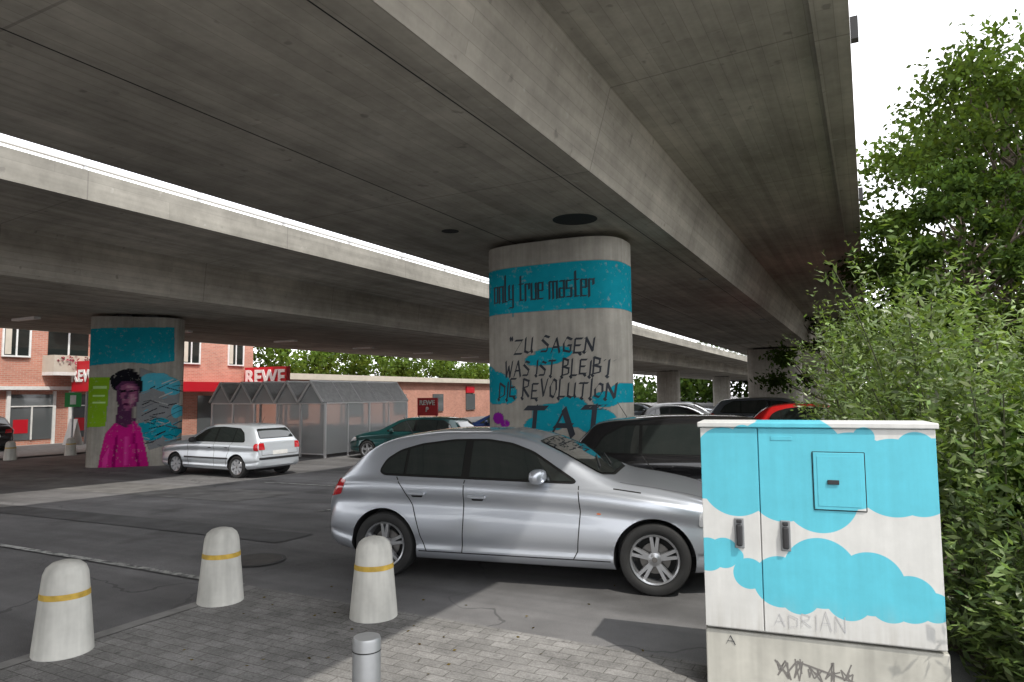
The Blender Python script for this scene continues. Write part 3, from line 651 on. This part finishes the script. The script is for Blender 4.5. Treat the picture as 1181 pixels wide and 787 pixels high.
# ---------------------------------------------------------------- utility cabinet
def cabmat():
    m,nt,b=nmat('cabinet_cloud_paint'); N=NT(nt); tc=N.n('TexCoord'); P=tc.outputs['Object']
    s=N.n('SeparateXYZ'); N.l(P,s.inputs[0]); c=N.n('CombineXYZ'); N.l(s.outputs['X'],c.inputs['X']); N.l(s.outputs['Z'],c.inputs['Y'])
    circ=[(835,528,34),(850,562,44),(812,548,38),(890,525,40),(930,530,50),(905,570,40),(948,578,43),(985,545,46),(1030,552,46),(1058,562,34),(1075,535,30),(860,505,14),(1055,520,22),(1000,505,12),
      (862,675,19),(898,682,31),(945,668,42),(1000,676,37),(1042,690,27),(1066,697,17),(975,695,26),(920,695,24),(1020,695,24),(812,655,21),(832,652,19),(846,655,10)]
    f=None
    for x,y,r in circ:
        v=N.n('VectorMath',operation='DISTANCE'); N.l(c.outputs[0],v.inputs[0]); v.inputs[1].default_value=((x-806)*.00474,1.25-(y-488)*.00485,0)
        d=N.math('SUBTRACT',v.outputs['Value'],r*.0048); f=d if f is None else N.math('MINIMUM',f,d)
    f=N.mr(f,-.0015,.0015,1,0)
    dirt=N.noise(P,6,5,.7); str_=N.noise(N.mapping(P,(14,14,.8)),1.3,4,.6)
    w=N.math('MULTIPLY',N.mr(dirt,.3,.7,.90,1.03),N.mr(str_,.3,.7,.93,1.03))
    col=N.mix(f,(.62,.62,.60),(.10,.50,.62)); spot=N.mr(N.noise(P,28,3,.8),.70,.75,0,.35)
    col=N.mix(spot,N.scale(col,w),(.2,.19,.17))
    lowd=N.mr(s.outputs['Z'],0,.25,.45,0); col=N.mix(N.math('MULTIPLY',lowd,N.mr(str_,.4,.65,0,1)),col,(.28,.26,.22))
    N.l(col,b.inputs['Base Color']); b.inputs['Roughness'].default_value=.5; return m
M_cab=cabmat()
ca=math.atan2(-.46,1.20); cab=empty('utility_cabinet',(1.17,4.31,.37),ca); CW=1.285; CH=1.25; CD=.38
def cb(name,x0,x1,y0,y1,z0,z1,mat,bv=.004):
    mb=MB(); mb.box(x0,x1,y0,y1,z0,z1); o=mb.obj(name,mat,cab)
    if bv: bevel(o,bv)
    return o
cb('carcass',.012,CW-.012,.022,CD,.0,CH-.03,M_cab)
sp=(878-806)*.00474
cb('door_narrow',.004,sp-.003,0,.020,.012,CH-.036,M_cab,.003); cb('door_wide',sp+.003,CW-.004,0,.020,.012,CH-.036,M_cab,.003)
cb('lid',-.012,CW+.012,-.018,CD+.02,CH-.032,CH,M_cab,.006)
def cpx(px,v): return (px-806)*.00474, CH-(v-488)*.00485
x0,z1=cpx(942,524); x1,z0=cpx(999,592)
cb('hatch',x0,x1,-.010,-.0005,z0,z1,M_cab,.003); 
cb('hatch_rim_l',x0-.006,x0-.002,-.004,-.0005,z0,z1,M_seam,0); cb('hatch_inner',x0+.02,x1-.02,-.0125,-.0105,z0+.02,z1-.02,M_cab,.001)
for i,(a,b_,c,d) in enumerate(((x0-.004,x1+.004,z0-.006,z0-.001),(x0-.004,x1+.004,z1+.001,z1+.005),(x1+.001,x1+.006,z0-.003,z1+.003))): cb('hatch_gap_%d'%i,a,b_,-.003,-.0006,c,d,M_seam,0)
hx,hz=cpx(962,559); cb('hatch_lock',hx-.022,hx+.040,-.024,-.0128,hz-.013,hz+.013,M_dark,.003)
for px in (852,907):
    hx,hz=cpx(px,625); cb('handle_plate',hx-.028,hx+.028,-.010,-.0005,hz-.095,hz+.085,M_steel,.006); cb('handle',hx-.018,hx+.018,-.034,-.011,hz-.08,hz+.05,M_dark,.010); cb('lock_cap',hx-.016,hx+.016,-.026,-.011,hz+.055,hz+.078,M_dark,.006)
x,z=cpx(906,508); cb('label',x-.06,x+.06,-.003,-.0005,z-.01,z+.014,M_cab,.001)
cb('plinth',-.0,CW+.01,.02,CD+.01,-.38,-.012,M_plinth,.008)
cb('plinth_step',.03,CW-.03,.06,CD-.03,-.012,-.0,M_seam,0)
fl=lambda yy: (lambda u: yy)
strokes('scribble','ADRIAN',*[cpx(890,0)[0],cpx(970,0)[0]],cpx(0,733)[1],.085,(.0018,.0018,.002),pmat('pencil_scribble',(.42,.42,.43),.8),cab,fl(0),.12)
M_mark=pmat('grey_marker',(.17,.16,.15),.8)
def scrib(pts,w,z_,mat):
    mb=MB()
    for k,((a0,b0),(a1,b1)) in enumerate(zip(pts[:-1],pts[1:])):
        d=math.hypot(a1-a0,b1-b0)+1e-6; nx,nz_=-(b1-b0)/d*w,(a1-a0)/d*w; y=z_-.0008-.0003*(k%4)
        mb.quad([(a0-nx,y,b0-nz_),(a1-nx,y,b1-nz_),(a1+nx,y,b1+nz_),(a0+nx,y,b0+nz_)])
    mb.obj('scribble',mat,cab)
r2=random.Random(9)
bx=cpx(893,0)[0]
for k in range(5):
    pts=[]; X=bx+k*.085
    for j in range(9): pts.append((X+r2.uniform(-.01,.075),-.155-.075*(j%2)+r2.uniform(-.03,.03)))
    scrib(pts,.004,.02,M_mark)
scrib([(bx-.02,-.15),(bx+.04,-.225),(bx+.10,-.145),(bx+.44,-.235)],.005,.019,M_mark)
strokes('scribble','A',cpx(831,0)[0],cpx(842,0)[0],-.09,.05,(.002,.002,.002),M_ink,cab,fl(.02),.0)
# ---------------------------------------------------------------- cart shelter
def glasspanel():
    m,nt,b=nmat('acrylic_panel'); N=NT(nt)
    b.inputs['Base Color'].default_value=(.60,.62,.62,1); b.inputs['Roughness'].default_value=.18; b.inputs['Alpha'].default_value=.5
    return m
M_acr=glasspanel(); M_roofp=pmat('roof_panel',(.38,.38,.38),.4,noise=.2)
sx,sy=-6.36,23.3; sh=empty('cart_shelter',(sx,sy,gz(sx,sy)),-TH)
fr=MB(); pn=MB(); bw=1.12; D=4.6; h0=1.85; h1=2.6
for k in range(6):
    X=-k*bw
    for yy in (0,D/2,D): fr.box(X-.035,X+.035,yy-.035,yy+.035,0,h0)
    fr.box(X-.03,X+.03,.035,D-.035,h0-.03,h0+.03)
    if k in(0,5): pn.quad([(X,.04,.12),(X,D-.04,.12),(X,D-.04,h0-.04),(X,.04,h0-.04)],0)
    for yy in (1.15,3.45): 
        if k in(0,5): fr.box(X-.02,X+.02,yy-.02,yy+.02,0,h0-.04)
for k in range(5):
    a=-k*bw;b_=-(k+1)*bw;c=(a+b_)/2
    pn.quad([(a,-.15,h0+.04),(c,-.15,h1),(c,D+.1,h1),(a,D+.1,h0+.04)],1); pn.quad([(c,-.15,h1),(b_,-.15,h0+.04),(b_,D+.1,h0+.04),(c,D+.1,h1)],1)
    for yy in (-.14,D+.08):
        fr.cyl((a,yy,h0+.03),(c,yy,h1),.04,n=6); fr.cyl((c,yy,h1),(b_,yy,h0+.03),.04,n=6)
        pn.quad([(a-.03,yy+.05,h0+.0),(b_+.03,yy+.05,h0),(c,yy+.05,h1-.05)],0)
    for yy in np.arange(.9,D,.95): fr.cyl((a,yy,h0+.05),(c,yy,h1+.01),.018,n=5); fr.cyl((c,yy,h1+.01),(b_,yy,h0+.05),.018,n=5)
    fr.box(b_+.035,a-.035,-.03,.03,h0-.03,h0+.03); fr.box(b_+.035,a-.035,-.02,.02,.10,.14)
    if k!=2:
        pn.quad([(a-.04,0,.14),(b_+.04,0,.14),(b_+.04,0,h0-.04),(a-.04,0,h0-.04)],0)
    fr.cyl((c,-.16,h1+.01),(c,D+.1,h1+.01),.035,n=6)
pn.quad([(0,D,.12),(-5*bw,D,.12),(-5*bw,D,h0-.04),(0,D,h0-.04)],0)
fr.obj('frame',M_alu,sh); pn.obj('panels',[M_acr,M_roofp],sh)
ct=MB()
for r in range(3):
    for q in range(7):
        X=-.55-r*1.5; Y=.7+q*.42
        for dx in (-.25,.25): ct.box(X+dx-.012,X+dx+.012,Y,Y+.9,.55,.575); ct.box(X+dx-.012,X+dx+.012,Y,Y+.025,.12,1.0)
        ct.box(X-.25,X+.25,Y,Y+.03,.98,1.01); ct.box(X-.22,X+.22,Y+.86,Y+.88,.5,.9); ct.box(X-.22,X+.22,Y+.02,Y+.86,.5,.515)
ct.obj('carts',M_steel,sh)
# ---------------------------------------------------------------- store building
def brickmat():
    m,nt,b=nmat('red_brick'); N=NT(nt); tc=N.n('TexCoord'); P=tc.outputs['Object']
    s=N.n('SeparateXYZ'); N.l(P,s.inputs[0]); c=N.n('CombineXYZ'); N.l(N.math('ADD',s.outputs['Y'],s.outputs['X']),c.inputs['X']); N.l(s.outputs['Z'],c.inputs['Y'])
    br_=N.n('TexBrick'); N.l(c.outputs[0],br_.inputs['Vector']); br_.inputs['Scale'].default_value=1; br_.inputs['Brick Width'].default_value=.25; br_.inputs['Row Height'].default_value=.083; br_.inputs['Mortar Size'].default_value=.008
    br_.inputs['Color1'].default_value=(.46,.20,.145,1); br_.inputs['Color2'].default_value=(.56,.26,.19,1); br_.inputs['Mortar'].default_value=(.5,.40,.34,1)
    f=N.mr(N.noise(P,.7,3),.3,.7,.85,1.1); N.diffuse(N.scale(br_.outputs['Color'],f)); return m
M_brick=brickmat(); M_rw=pmat('store_red',(.50,.008,.02),.4); M_shop=pmat('shop_glass',(.10,.11,.115),.05,coat=.5); M_cream=pmat('cream_render',(.55,.5,.42),.8,noise=.1,nscale=2)
bd=empty('brick_store_building',(0,0,-.3),-TH)
FL=-33.0
mb=MB(); mb.box(FL-14,FL,2,29.4,0,11.8,0); mb.box(FL+.002,FL+.35,2,29.4,11.2,11.5,1); mb.obj('walls',[M_brick,M_white],bd)
wn=MB(); 
def win(s,z,w,h):
    wn.box(FL+.002,FL+.03,s,s+w,z,z+h,1)
    t=.07
    wn.box(FL+.002,FL+.08,s-t,s,z-t,z+h+t,0); wn.box(FL+.002,FL+.08,s+w,s+w+t,z-t,z+h+t,0)
    wn.box(FL+.002,FL+.08,s,s+w,z+h,z+h+t,0); wn.box(FL+.002,FL+.12,s,s+w,z-t,z,0); wn.box(FL+.03,FL+.07,s+w/2-.03,s+w/2+.03,z,z+h,0)
    wn.box(FL+.031,FL+.036,s+.05,s+w*.3,z+.05,z+h-.03,2)
for fl_ in range(2):
    z=4.0+fl_*2.9
    for s in (4,7,10,14.0,15.9,24.6,27.6): win(s,z,1.0,1.3)
    for s in (12.2,18.6,21.8):
        wn.box(FL+.0,FL+.03,s-.9,s+.9,z-.6,z+1.4,1); wn.box(FL+.0,FL+.9,s-1.1,s+1.1,z-.85,z-.7,0)
        wn.box(FL+.82,FL+.9,s-1.1,s+1.1,z-.7,z+.05,2); wn.box(FL,FL+.82,s-1.1,s-1.04,z-.7,z+.05,2); wn.box(FL,FL+.82,s+1.04,s+1.1,z-.7,z+.05,2)
        wn.box(FL+.031,FL+.05,s-.04,s+.04,z-.6,z+1.4,0)
for s in np.arange(8,23,2.6):
    wn.box(FL+.002,FL+.03,s+.45,s+2.2,.3,2.3,3); wn.box(FL+.002,FL+.09,s+.3,s+.45,0,2.45,0); wn.box(FL+.031,FL+.07,s+.45,s+2.2,1.75,1.8,0); wn.box(FL+.031,FL+.07,s+1.3,s+1.36,.3,1.745,0)
    wn.box(FL+.032,FL+.038,s+.6,s+1.2,.6,1.2,4); wn.box(FL+.002,FL+.09,s+2.2,s+2.32,0,2.45,0)
wn.box(FL+.002,FL+.25,3,22.4,2.50,2.66,0)
wn.box(FL+.002,FL+.9,22.5,29.4,2.42,2.95,4)
wn.box(FL+.002,FL+.03,25.6,27.6,.1,2.2,3)
wn.obj('windows_and_shopfront',[M_white,M_glass,M_cream,M_shop,M_rw],bd)
def text_on(name,txt,size,mat,parent,M):
    cu=bpy.data.curves.new(name,'FONT'); cu.body=txt; cu.size=size; cu.extrude=.02; cu.offset=.035*size; cu.align_x='CENTER'; cu.align_y='CENTER'; cu.materials.append(mat); cu.space_character=1.08
    o=bpy.data.objects.new(name,cu); link(o,parent); o.matrix_local=M; return o
sg=empty('supermarket_sign',(*LS(-31.1,28.6),-.28),-TH)
mb=MB(); mb.box(-1.68,1.68,0,.3,2.55,3.82,0); mb.box(-1.6,-1.48,.1,.22,0,2.55,1); mb.box(1.48,1.6,.1,.22,0,2.55,1); mb.obj('panel',[M_rw,M_steel],sg)
text_on('letters','REWE',1.16,M_white,sg,Matrix.Translation((0,-.03,3.18))@Matrix.Rotation(math.radians(90),4,'X'))
sg2=empty('supermarket_sign',(*LS(-31.4,18.5),-.28),-TH)
mb=MB(); mb.box(-1.05,1.05,0,.25,2.40,3.78,0); mb.box(-.06,.06,.06,.18,0,2.40,1); mb.obj('panel',[M_rw,M_steel],sg2)
text_on('letters','REWE',.74,M_white,sg2,Matrix.Translation((0,-.03,3.08))@Matrix.Rotation(math.radians(90),4,'X'))
ex=empty('low_store_building',(0,0,-.28),-TH)
mb=MB(); mb.box(FL-10,FL-.6,29.5,70,0,3.2,0); mb.box(FL-.8,FL-.2,29.5,70,3.205,3.6,1)
for s in np.arange(33,68,5.5): mb.box(FL-.59,FL-.5,s,s+1.6,.7,2.2,2)
for s in (37,55): mb.box(FL-.59,FL-.45,s,s+1.4,2.3,2.9,3)
mb.obj('walls',[M_brick,M_cream,M_shop,M_rw],ex)
ps=empty('advertising_sign',(-4.6,37,-.28),-TH)
mb=MB(); mb.box(-.65,.65,0,.08,1.0,1.95,0); mb.box(-.6,-.54,.01,.07,0,1.0,1); mb.box(.54,.6,.01,.07,0,1.0,1); mb.obj('panel',[M_rw,M_steel],ps)
text_on('letters','REWE\nP',.36,M_white,ps,Matrix.Translation((0,-.03,1.5))@Matrix.Rotation(math.radians(90),4,'X'))
x,y=LS(-31.3,18.0); mb=MB(); mb.quad([(-.35,-.25,0),(.35,-.25,0),(.3,0,1.1),(-.3,0,1.1)]); mb.quad([(-.35,.25,0),(.35,.25,0),(.3,0,1.1),(-.3,0,1.1)]); mb.box(-.3,.3,-.02,.02,1.09,1.13)
mb.obj('sandwich_board',M_white,None,loc=(x,y,-.23),rz=-.5)
x,y=LS(-27.9,16.0); mb=MB(); mb.cyl((0,0,0),(0,0,2.3),.035,n=10,mi=0); mb.box(-.28,.28,-.07,-.04,1.7,2.26,1); mb.box(-.10,.10,-.078,-.0705,1.8,2.16,2); mb.obj('parking_sign',[M_steel,pmat('green_panel',(.02,.3,.06),.5),M_white],None,loc=(x,y,-.23),rz=.45)
# ---------------------------------------------------------------- foliage
def leaves(name, C, A, L_, W_, col, parent=None, mat=None):
    mat=mat or M_leaf
    n=len(C); A=A/np.linalg.norm(A,axis=1,keepdims=True)
    up_=rng.normal(size=(n,3))+np.array([0,0,.9]); B=np.cross(A,up_); B/=np.linalg.norm(B,axis=1,keepdims=True)+1e-9
    L_=np.broadcast_to(L_,(n,))[:,None]; W_=np.broadcast_to(W_,(n,))[:,None]
    v=np.stack([C-A*L_/2, C+B*W_/2-A*L_*.05, C+A*L_/2, C-B*W_/2-A*L_*.05],1).reshape(-1,3).astype(np.float32)
    me=bpy.data.meshes.new(name); me.vertices.add(4*n); me.vertices.foreach_set('co',v.ravel())
    me.loops.add(4*n); me.loops.foreach_set('vertex_index',np.arange(4*n,dtype=np.int32)); me.polygons.add(n); me.polygons.foreach_set('loop_start',np.arange(0,4*n,4,dtype=np.int32))
    me.update(calc_edges=True); me.validate()
    at=me.color_attributes.new('tint','FLOAT_COLOR','POINT'); c=np.ones((n,4),np.float32); c[:,:3]=col; at.data.foreach_set('color',np.repeat(c,4,axis=0).ravel())
    me.materials.append(mat); o=bpy.data.objects.new(name,me); return link(o,parent)
def tint(n,base,var=.3,yel=.3):
    b=np.array(base)[None]*(1+rng.normal(size=(n,1))*var).clip(.35,1.9); y=rng.random((n,1))*yel
    return (b*(1-y)+np.array([[base[0]*1.9,base[1]*1.35,base[2]*.7]])*y).clip(.004,.5)
def limb(mb,p0,p1,r0,r1,n=5,wob=.12):
    p0=Vector(p0);p1=Vector(p1);d=(p1-p0).length; prev=p0
    for k in range(1,n+1):
        t=k/n; q=p0.lerp(p1,t)+Vector((random.gauss(0,wob*d*.25),random.gauss(0,wob*d*.25),random.gauss(0,wob*d*.12)))*(0 if k==n else 1)
        mb.cyl(prev,q,r0+(r1-r0)*(t-1/n),r0+(r1-r0)*t,n=6,cap=False); prev=q
def tree(name,x,y,H,R,base,ncl=70,nl=420,ls=.13,z0=0.,crown0=.3,seed=1,sq=1.0):
    random.seed(seed); root=empty(name,(x,y,z0)); mb=MB(); limb(mb,(0,0,-.1),(0.1,0,H*.62),R*.075,R*.03,6,.05)
    Cs=[];Ax=[];Col=[];LL=[]
    for k in range(ncl):
        u=random.random(); th=random.uniform(0,6.283); hz=crown0+(1-crown0)*u
        prof=math.sin(math.pi*min(1,max(0.02,(u*.86+.12))))**.6
        rr=R*prof*math.sqrt(random.uniform(.15,1.05)); c=Vector((rr*math.cos(th)*sq,rr*math.sin(th),H*hz))
        cr=random.uniform(.40,1.0)*R*.25
        s0=Vector((0.05,0,min(H*.6,max(H*.15,c.z-rr*.7)))); limb(mb,s0,c,R*.015+.008,.006,4,.18)
        n=int(nl*random.uniform(.6,1.3)); d=rng.normal(size=(n,3)); d/=np.linalg.norm(d,axis=1,keepdims=True)
        rad=cr*(rng.random((n,1))**.45)*(1+rng.normal(size=(n,1))*.22); P_=np.array(c)[None]+d*rad*np.array([1.15,1.15,.75])
        Cs.append(P_); Ax.append(d*.6+rng.normal(size=(n,3))*.7+np.array([0,0,-.25])); br_=random.uniform(.6,1.45); Col.append(tint(n,base)*br_)
        LL.append(ls*rng.uniform(.6,1.3,n))
    mb.obj('trunk_and_limbs',M_bark,root,True)
    Lx=np.concatenate(LL); leaves('crown',np.concatenate(Cs),np.concatenate(Ax),Lx,Lx*.6,np.concatenate(Col),root)
G1=(.048,.078,.022); G2=(.032,.056,.017); G3=(.07,.115,.03)
tree('tree',13.6,17.6,10.8,4.4,G1,110,300,.19,seed=3,crown0=.2)
tree('tree',9.9,14.6,6.6,2.5,G2,60,300,.14,seed=5,crown0=.15)
tree('tree',17.5,24,12.5,4.5,G1,70,240,.25,seed=8,crown0=.25)
tree('tree',7.3,12.6,4.0,1.4,G2,34,240,.11,seed=9,crown0=.15)
tree('tree',16,34,8,3.5,G2,40,220,.25,seed=11,crown0=.12)
def mass(name,pts,n,R,ls,base,flat=.8):
    Cs=[];Ax=[];Col=[]
    for p in pts:
        m=int(n*random.uniform(.7,1.3)); d=rng.normal(size=(m,3)); d/=np.linalg.norm(d,axis=1,keepdims=True)
        r=R*random.uniform(.6,1.2); P_=np.array(p)[None]+d*r*(rng.random((m,1))**.4)*np.array([1,1,flat]); Cs.append(P_); Ax.append(d+rng.normal(size=(m,3))*.8); Col.append(tint(m,base)*random.uniform(.7,1.3))
    C=np.concatenate(Cs); return leaves(name,C,np.concatenate(Ax),ls*rng.uniform(.6,1.4,len(C)),ls*.6,np.concatenate(Col))
pts=[]
for s in np.arange(30,80,1.5):
    for k in range(3):
        x,y=LS(-35.5-random.uniform(0,4),s); pts.append((x,y,random.uniform(2.5,5.4)))
mass('background_hedge',pts,240,1.4,.36,G3)
pts=[]
for k in range(90):
    x,y=LS(random.uniform(-60,40),random.uniform(150,175)); pts.append((x,y,random.uniform(0,11)))
mass('background_trees',pts,150,4.8,1.2,G2)
pts=[]
for s in np.arange(30,110,2.6):
    for k in range(3):
        x,y=LS(3.9+random.uniform(-1,3),s); pts.append((x,y,random.uniform(.3,4.5)))
mass('background_shrubs',pts,150,1.6,.4,G2)
o=mass('balcony_flowers',[(*LS(FL+.85,18.6+d),3.55) for d in (-.8,-.3,.3,.8)],60,.3,.12,(.25,.05,.10))
def shrub():
    random.seed(21); C=[];A=[];L_=[];Col=[]; st=MB()
    def edge(y): return np.interp(y,[3.3,4.4,6,8,11,14],[2.92,2.82,3.2,3.75,5.1,6.8])
    for k in range(1600):
        front_=random.random()<.35
        y=3.45+10.3*random.random()**1.5; x=edge(y)+(random.uniform(.0,.4) if front_ else .1+4.2*random.random()**1.8)
        H=random.uniform(1.75,2.45)+.35*math.sin(x*2.1+y*1.3)*.8+.2*math.sin(x*5.3-y*2.9); H*=np.interp(y,[3.3,4.5,7,9,14],[.82,.95,1.16,1.18,1.15])
        if random.random()<.10: H*=1.15
        if front_: H*=random.uniform(.2,.85)
        elif random.random()<.25: H*=random.uniform(.35,.8)
        lean=random.uniform(.05,.75)*(1.2 if front_ else 1)
        ang=random.uniform(0,6.28); ox=math.cos(ang)*lean-(.15 if x-edge(y)<1 else 0); oy=math.sin(ang)*lean-.15
        if y<4.3: ox*=.5; oy=random.uniform(-.3,.3)
        base=np.array([x,y,max(0,H-random.uniform(.9,1.5))]); tip=np.array([x+ox,y+oy,H]); mid=(base+tip)/2+np.array([ox*.0,oy*.0,H*.10+.1])
        n=random.randint(34,50); t=np.linspace(.02,1,n)[:,None]
        P_=(1-t)**2*base+2*t*(1-t)*mid+t*t*tip; tg=2*(1-t)*(mid-base)+2*t*(tip-mid); tg/=np.linalg.norm(tg,axis=1,keepdims=True)
        th=np.arange(n)*2.4+random.random()*6; rad=np.stack([np.cos(th),np.sin(th),rng.normal(size=n)*.3],1)
        ax=rad*1.0+tg*.55+rng.normal(size=(n,3))*.35+np.array([0,0,-.12]); ax/=np.linalg.norm(ax,axis=1,keepdims=True)
        ll=rng.uniform(.055,.11,n)*np.interp(t[:,0],[0,.8,1],[1.15,1,.6])
        C.append(P_+ax*ll[:,None]*.55+rng.normal(size=(n,3))*.02); A.append(ax); L_.append(ll)
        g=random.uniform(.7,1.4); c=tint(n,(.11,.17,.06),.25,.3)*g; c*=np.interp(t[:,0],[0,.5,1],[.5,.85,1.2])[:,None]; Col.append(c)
        if k%6==0:
            b0=np.array([x,y,0.]); pr=b0
            for q in (.0,.3,.6,.85):
                p=(1-q)**2*base+2*q*(1-q)*mid+q*q*tip
                st.cyl(pr,p,.006,.004,n=5,cap=False); pr=p
    root=empty('shrub',(0,0,0)); st.obj('stems',pmat('green_stem',(.05,.055,.025),.8),root)
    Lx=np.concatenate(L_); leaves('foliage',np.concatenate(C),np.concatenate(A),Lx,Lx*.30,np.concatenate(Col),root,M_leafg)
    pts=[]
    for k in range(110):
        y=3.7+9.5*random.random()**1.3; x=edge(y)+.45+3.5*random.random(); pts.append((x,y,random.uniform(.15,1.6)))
    o=mass('inner_foliage',pts,170,.55,.13,(.035,.065,.018)); o.parent=root  # leaf colour darkened to paint the shade in the shrub's core
shrub()
M_soil=pmat('soil',(.06,.045,.03),.95,noise=.4,nscale=5)
pts_=[(2.75,2.6),(3.4,8),(6.2,14),(12.5,28),(60,80),(60,2.6)]
meshobj('planting_bed',[(x,y,.016) for x,y in pts_],[tuple(range(6))],M_soil)
C=np.array([(random.uniform(-2.5,4),random.uniform(3.6,6.6),.014) for _ in range(90)]); o=leaves('leaf_litter',C,np.column_stack([rng.normal(size=(90,2)),np.zeros(90)]),.035,.015,tint(90,(.10,.08,.035)))
# ---------------------------------------------------------------- world, sun, camera
EL=math.radians(55); sd=Vector((.514,-.857,0)).normalized()
w=bpy.data.worlds.new('World'); scene.world=w; w.use_nodes=True; nt=w.node_tree; N=NT(nt); bg=nt.nodes['Background']
sky=N.n('TexSky'); sky.sky_type='NISHITA'; sky.sun_disc=False; sky.sun_elevation=EL; sky.sun_rotation=math.atan2(sd.x,sd.y)
N.l(N.mix(.85,sky.outputs[0],(17.5,17.6,18.0)),bg.inputs['Color']); bg.inputs['Strength'].default_value=.15
sl=bpy.data.lights.new('sun','SUN'); sl.energy=3.6; sl.angle=math.radians(.6); sl.color=(1,.95,.87)
so=bpy.data.objects.new('sun',sl); link(so); dirv=Vector((sd.x*math.cos(EL),sd.y*math.cos(EL),math.sin(EL))); so.rotation_euler=dirv.to_track_quat('Z','Y').to_euler(); so.location=(10,-15,20)
cd=bpy.data.cameras.new('camera'); cd.sensor_width=36; cd.lens=24; cd.clip_end=3000; cd.clip_start=.05
co=bpy.data.objects.new('camera',cd); link(co)
co.matrix_world=Matrix.Translation((0,0,1.8))@Matrix.Rotation(math.radians(94.5),4,'X')@Matrix.Rotation(math.radians(-.5),4,'Z')
scene.camera=co
scene.view_settings.view_transform='Standard'; scene.view_settings.look='None'; scene.view_settings.exposure=0
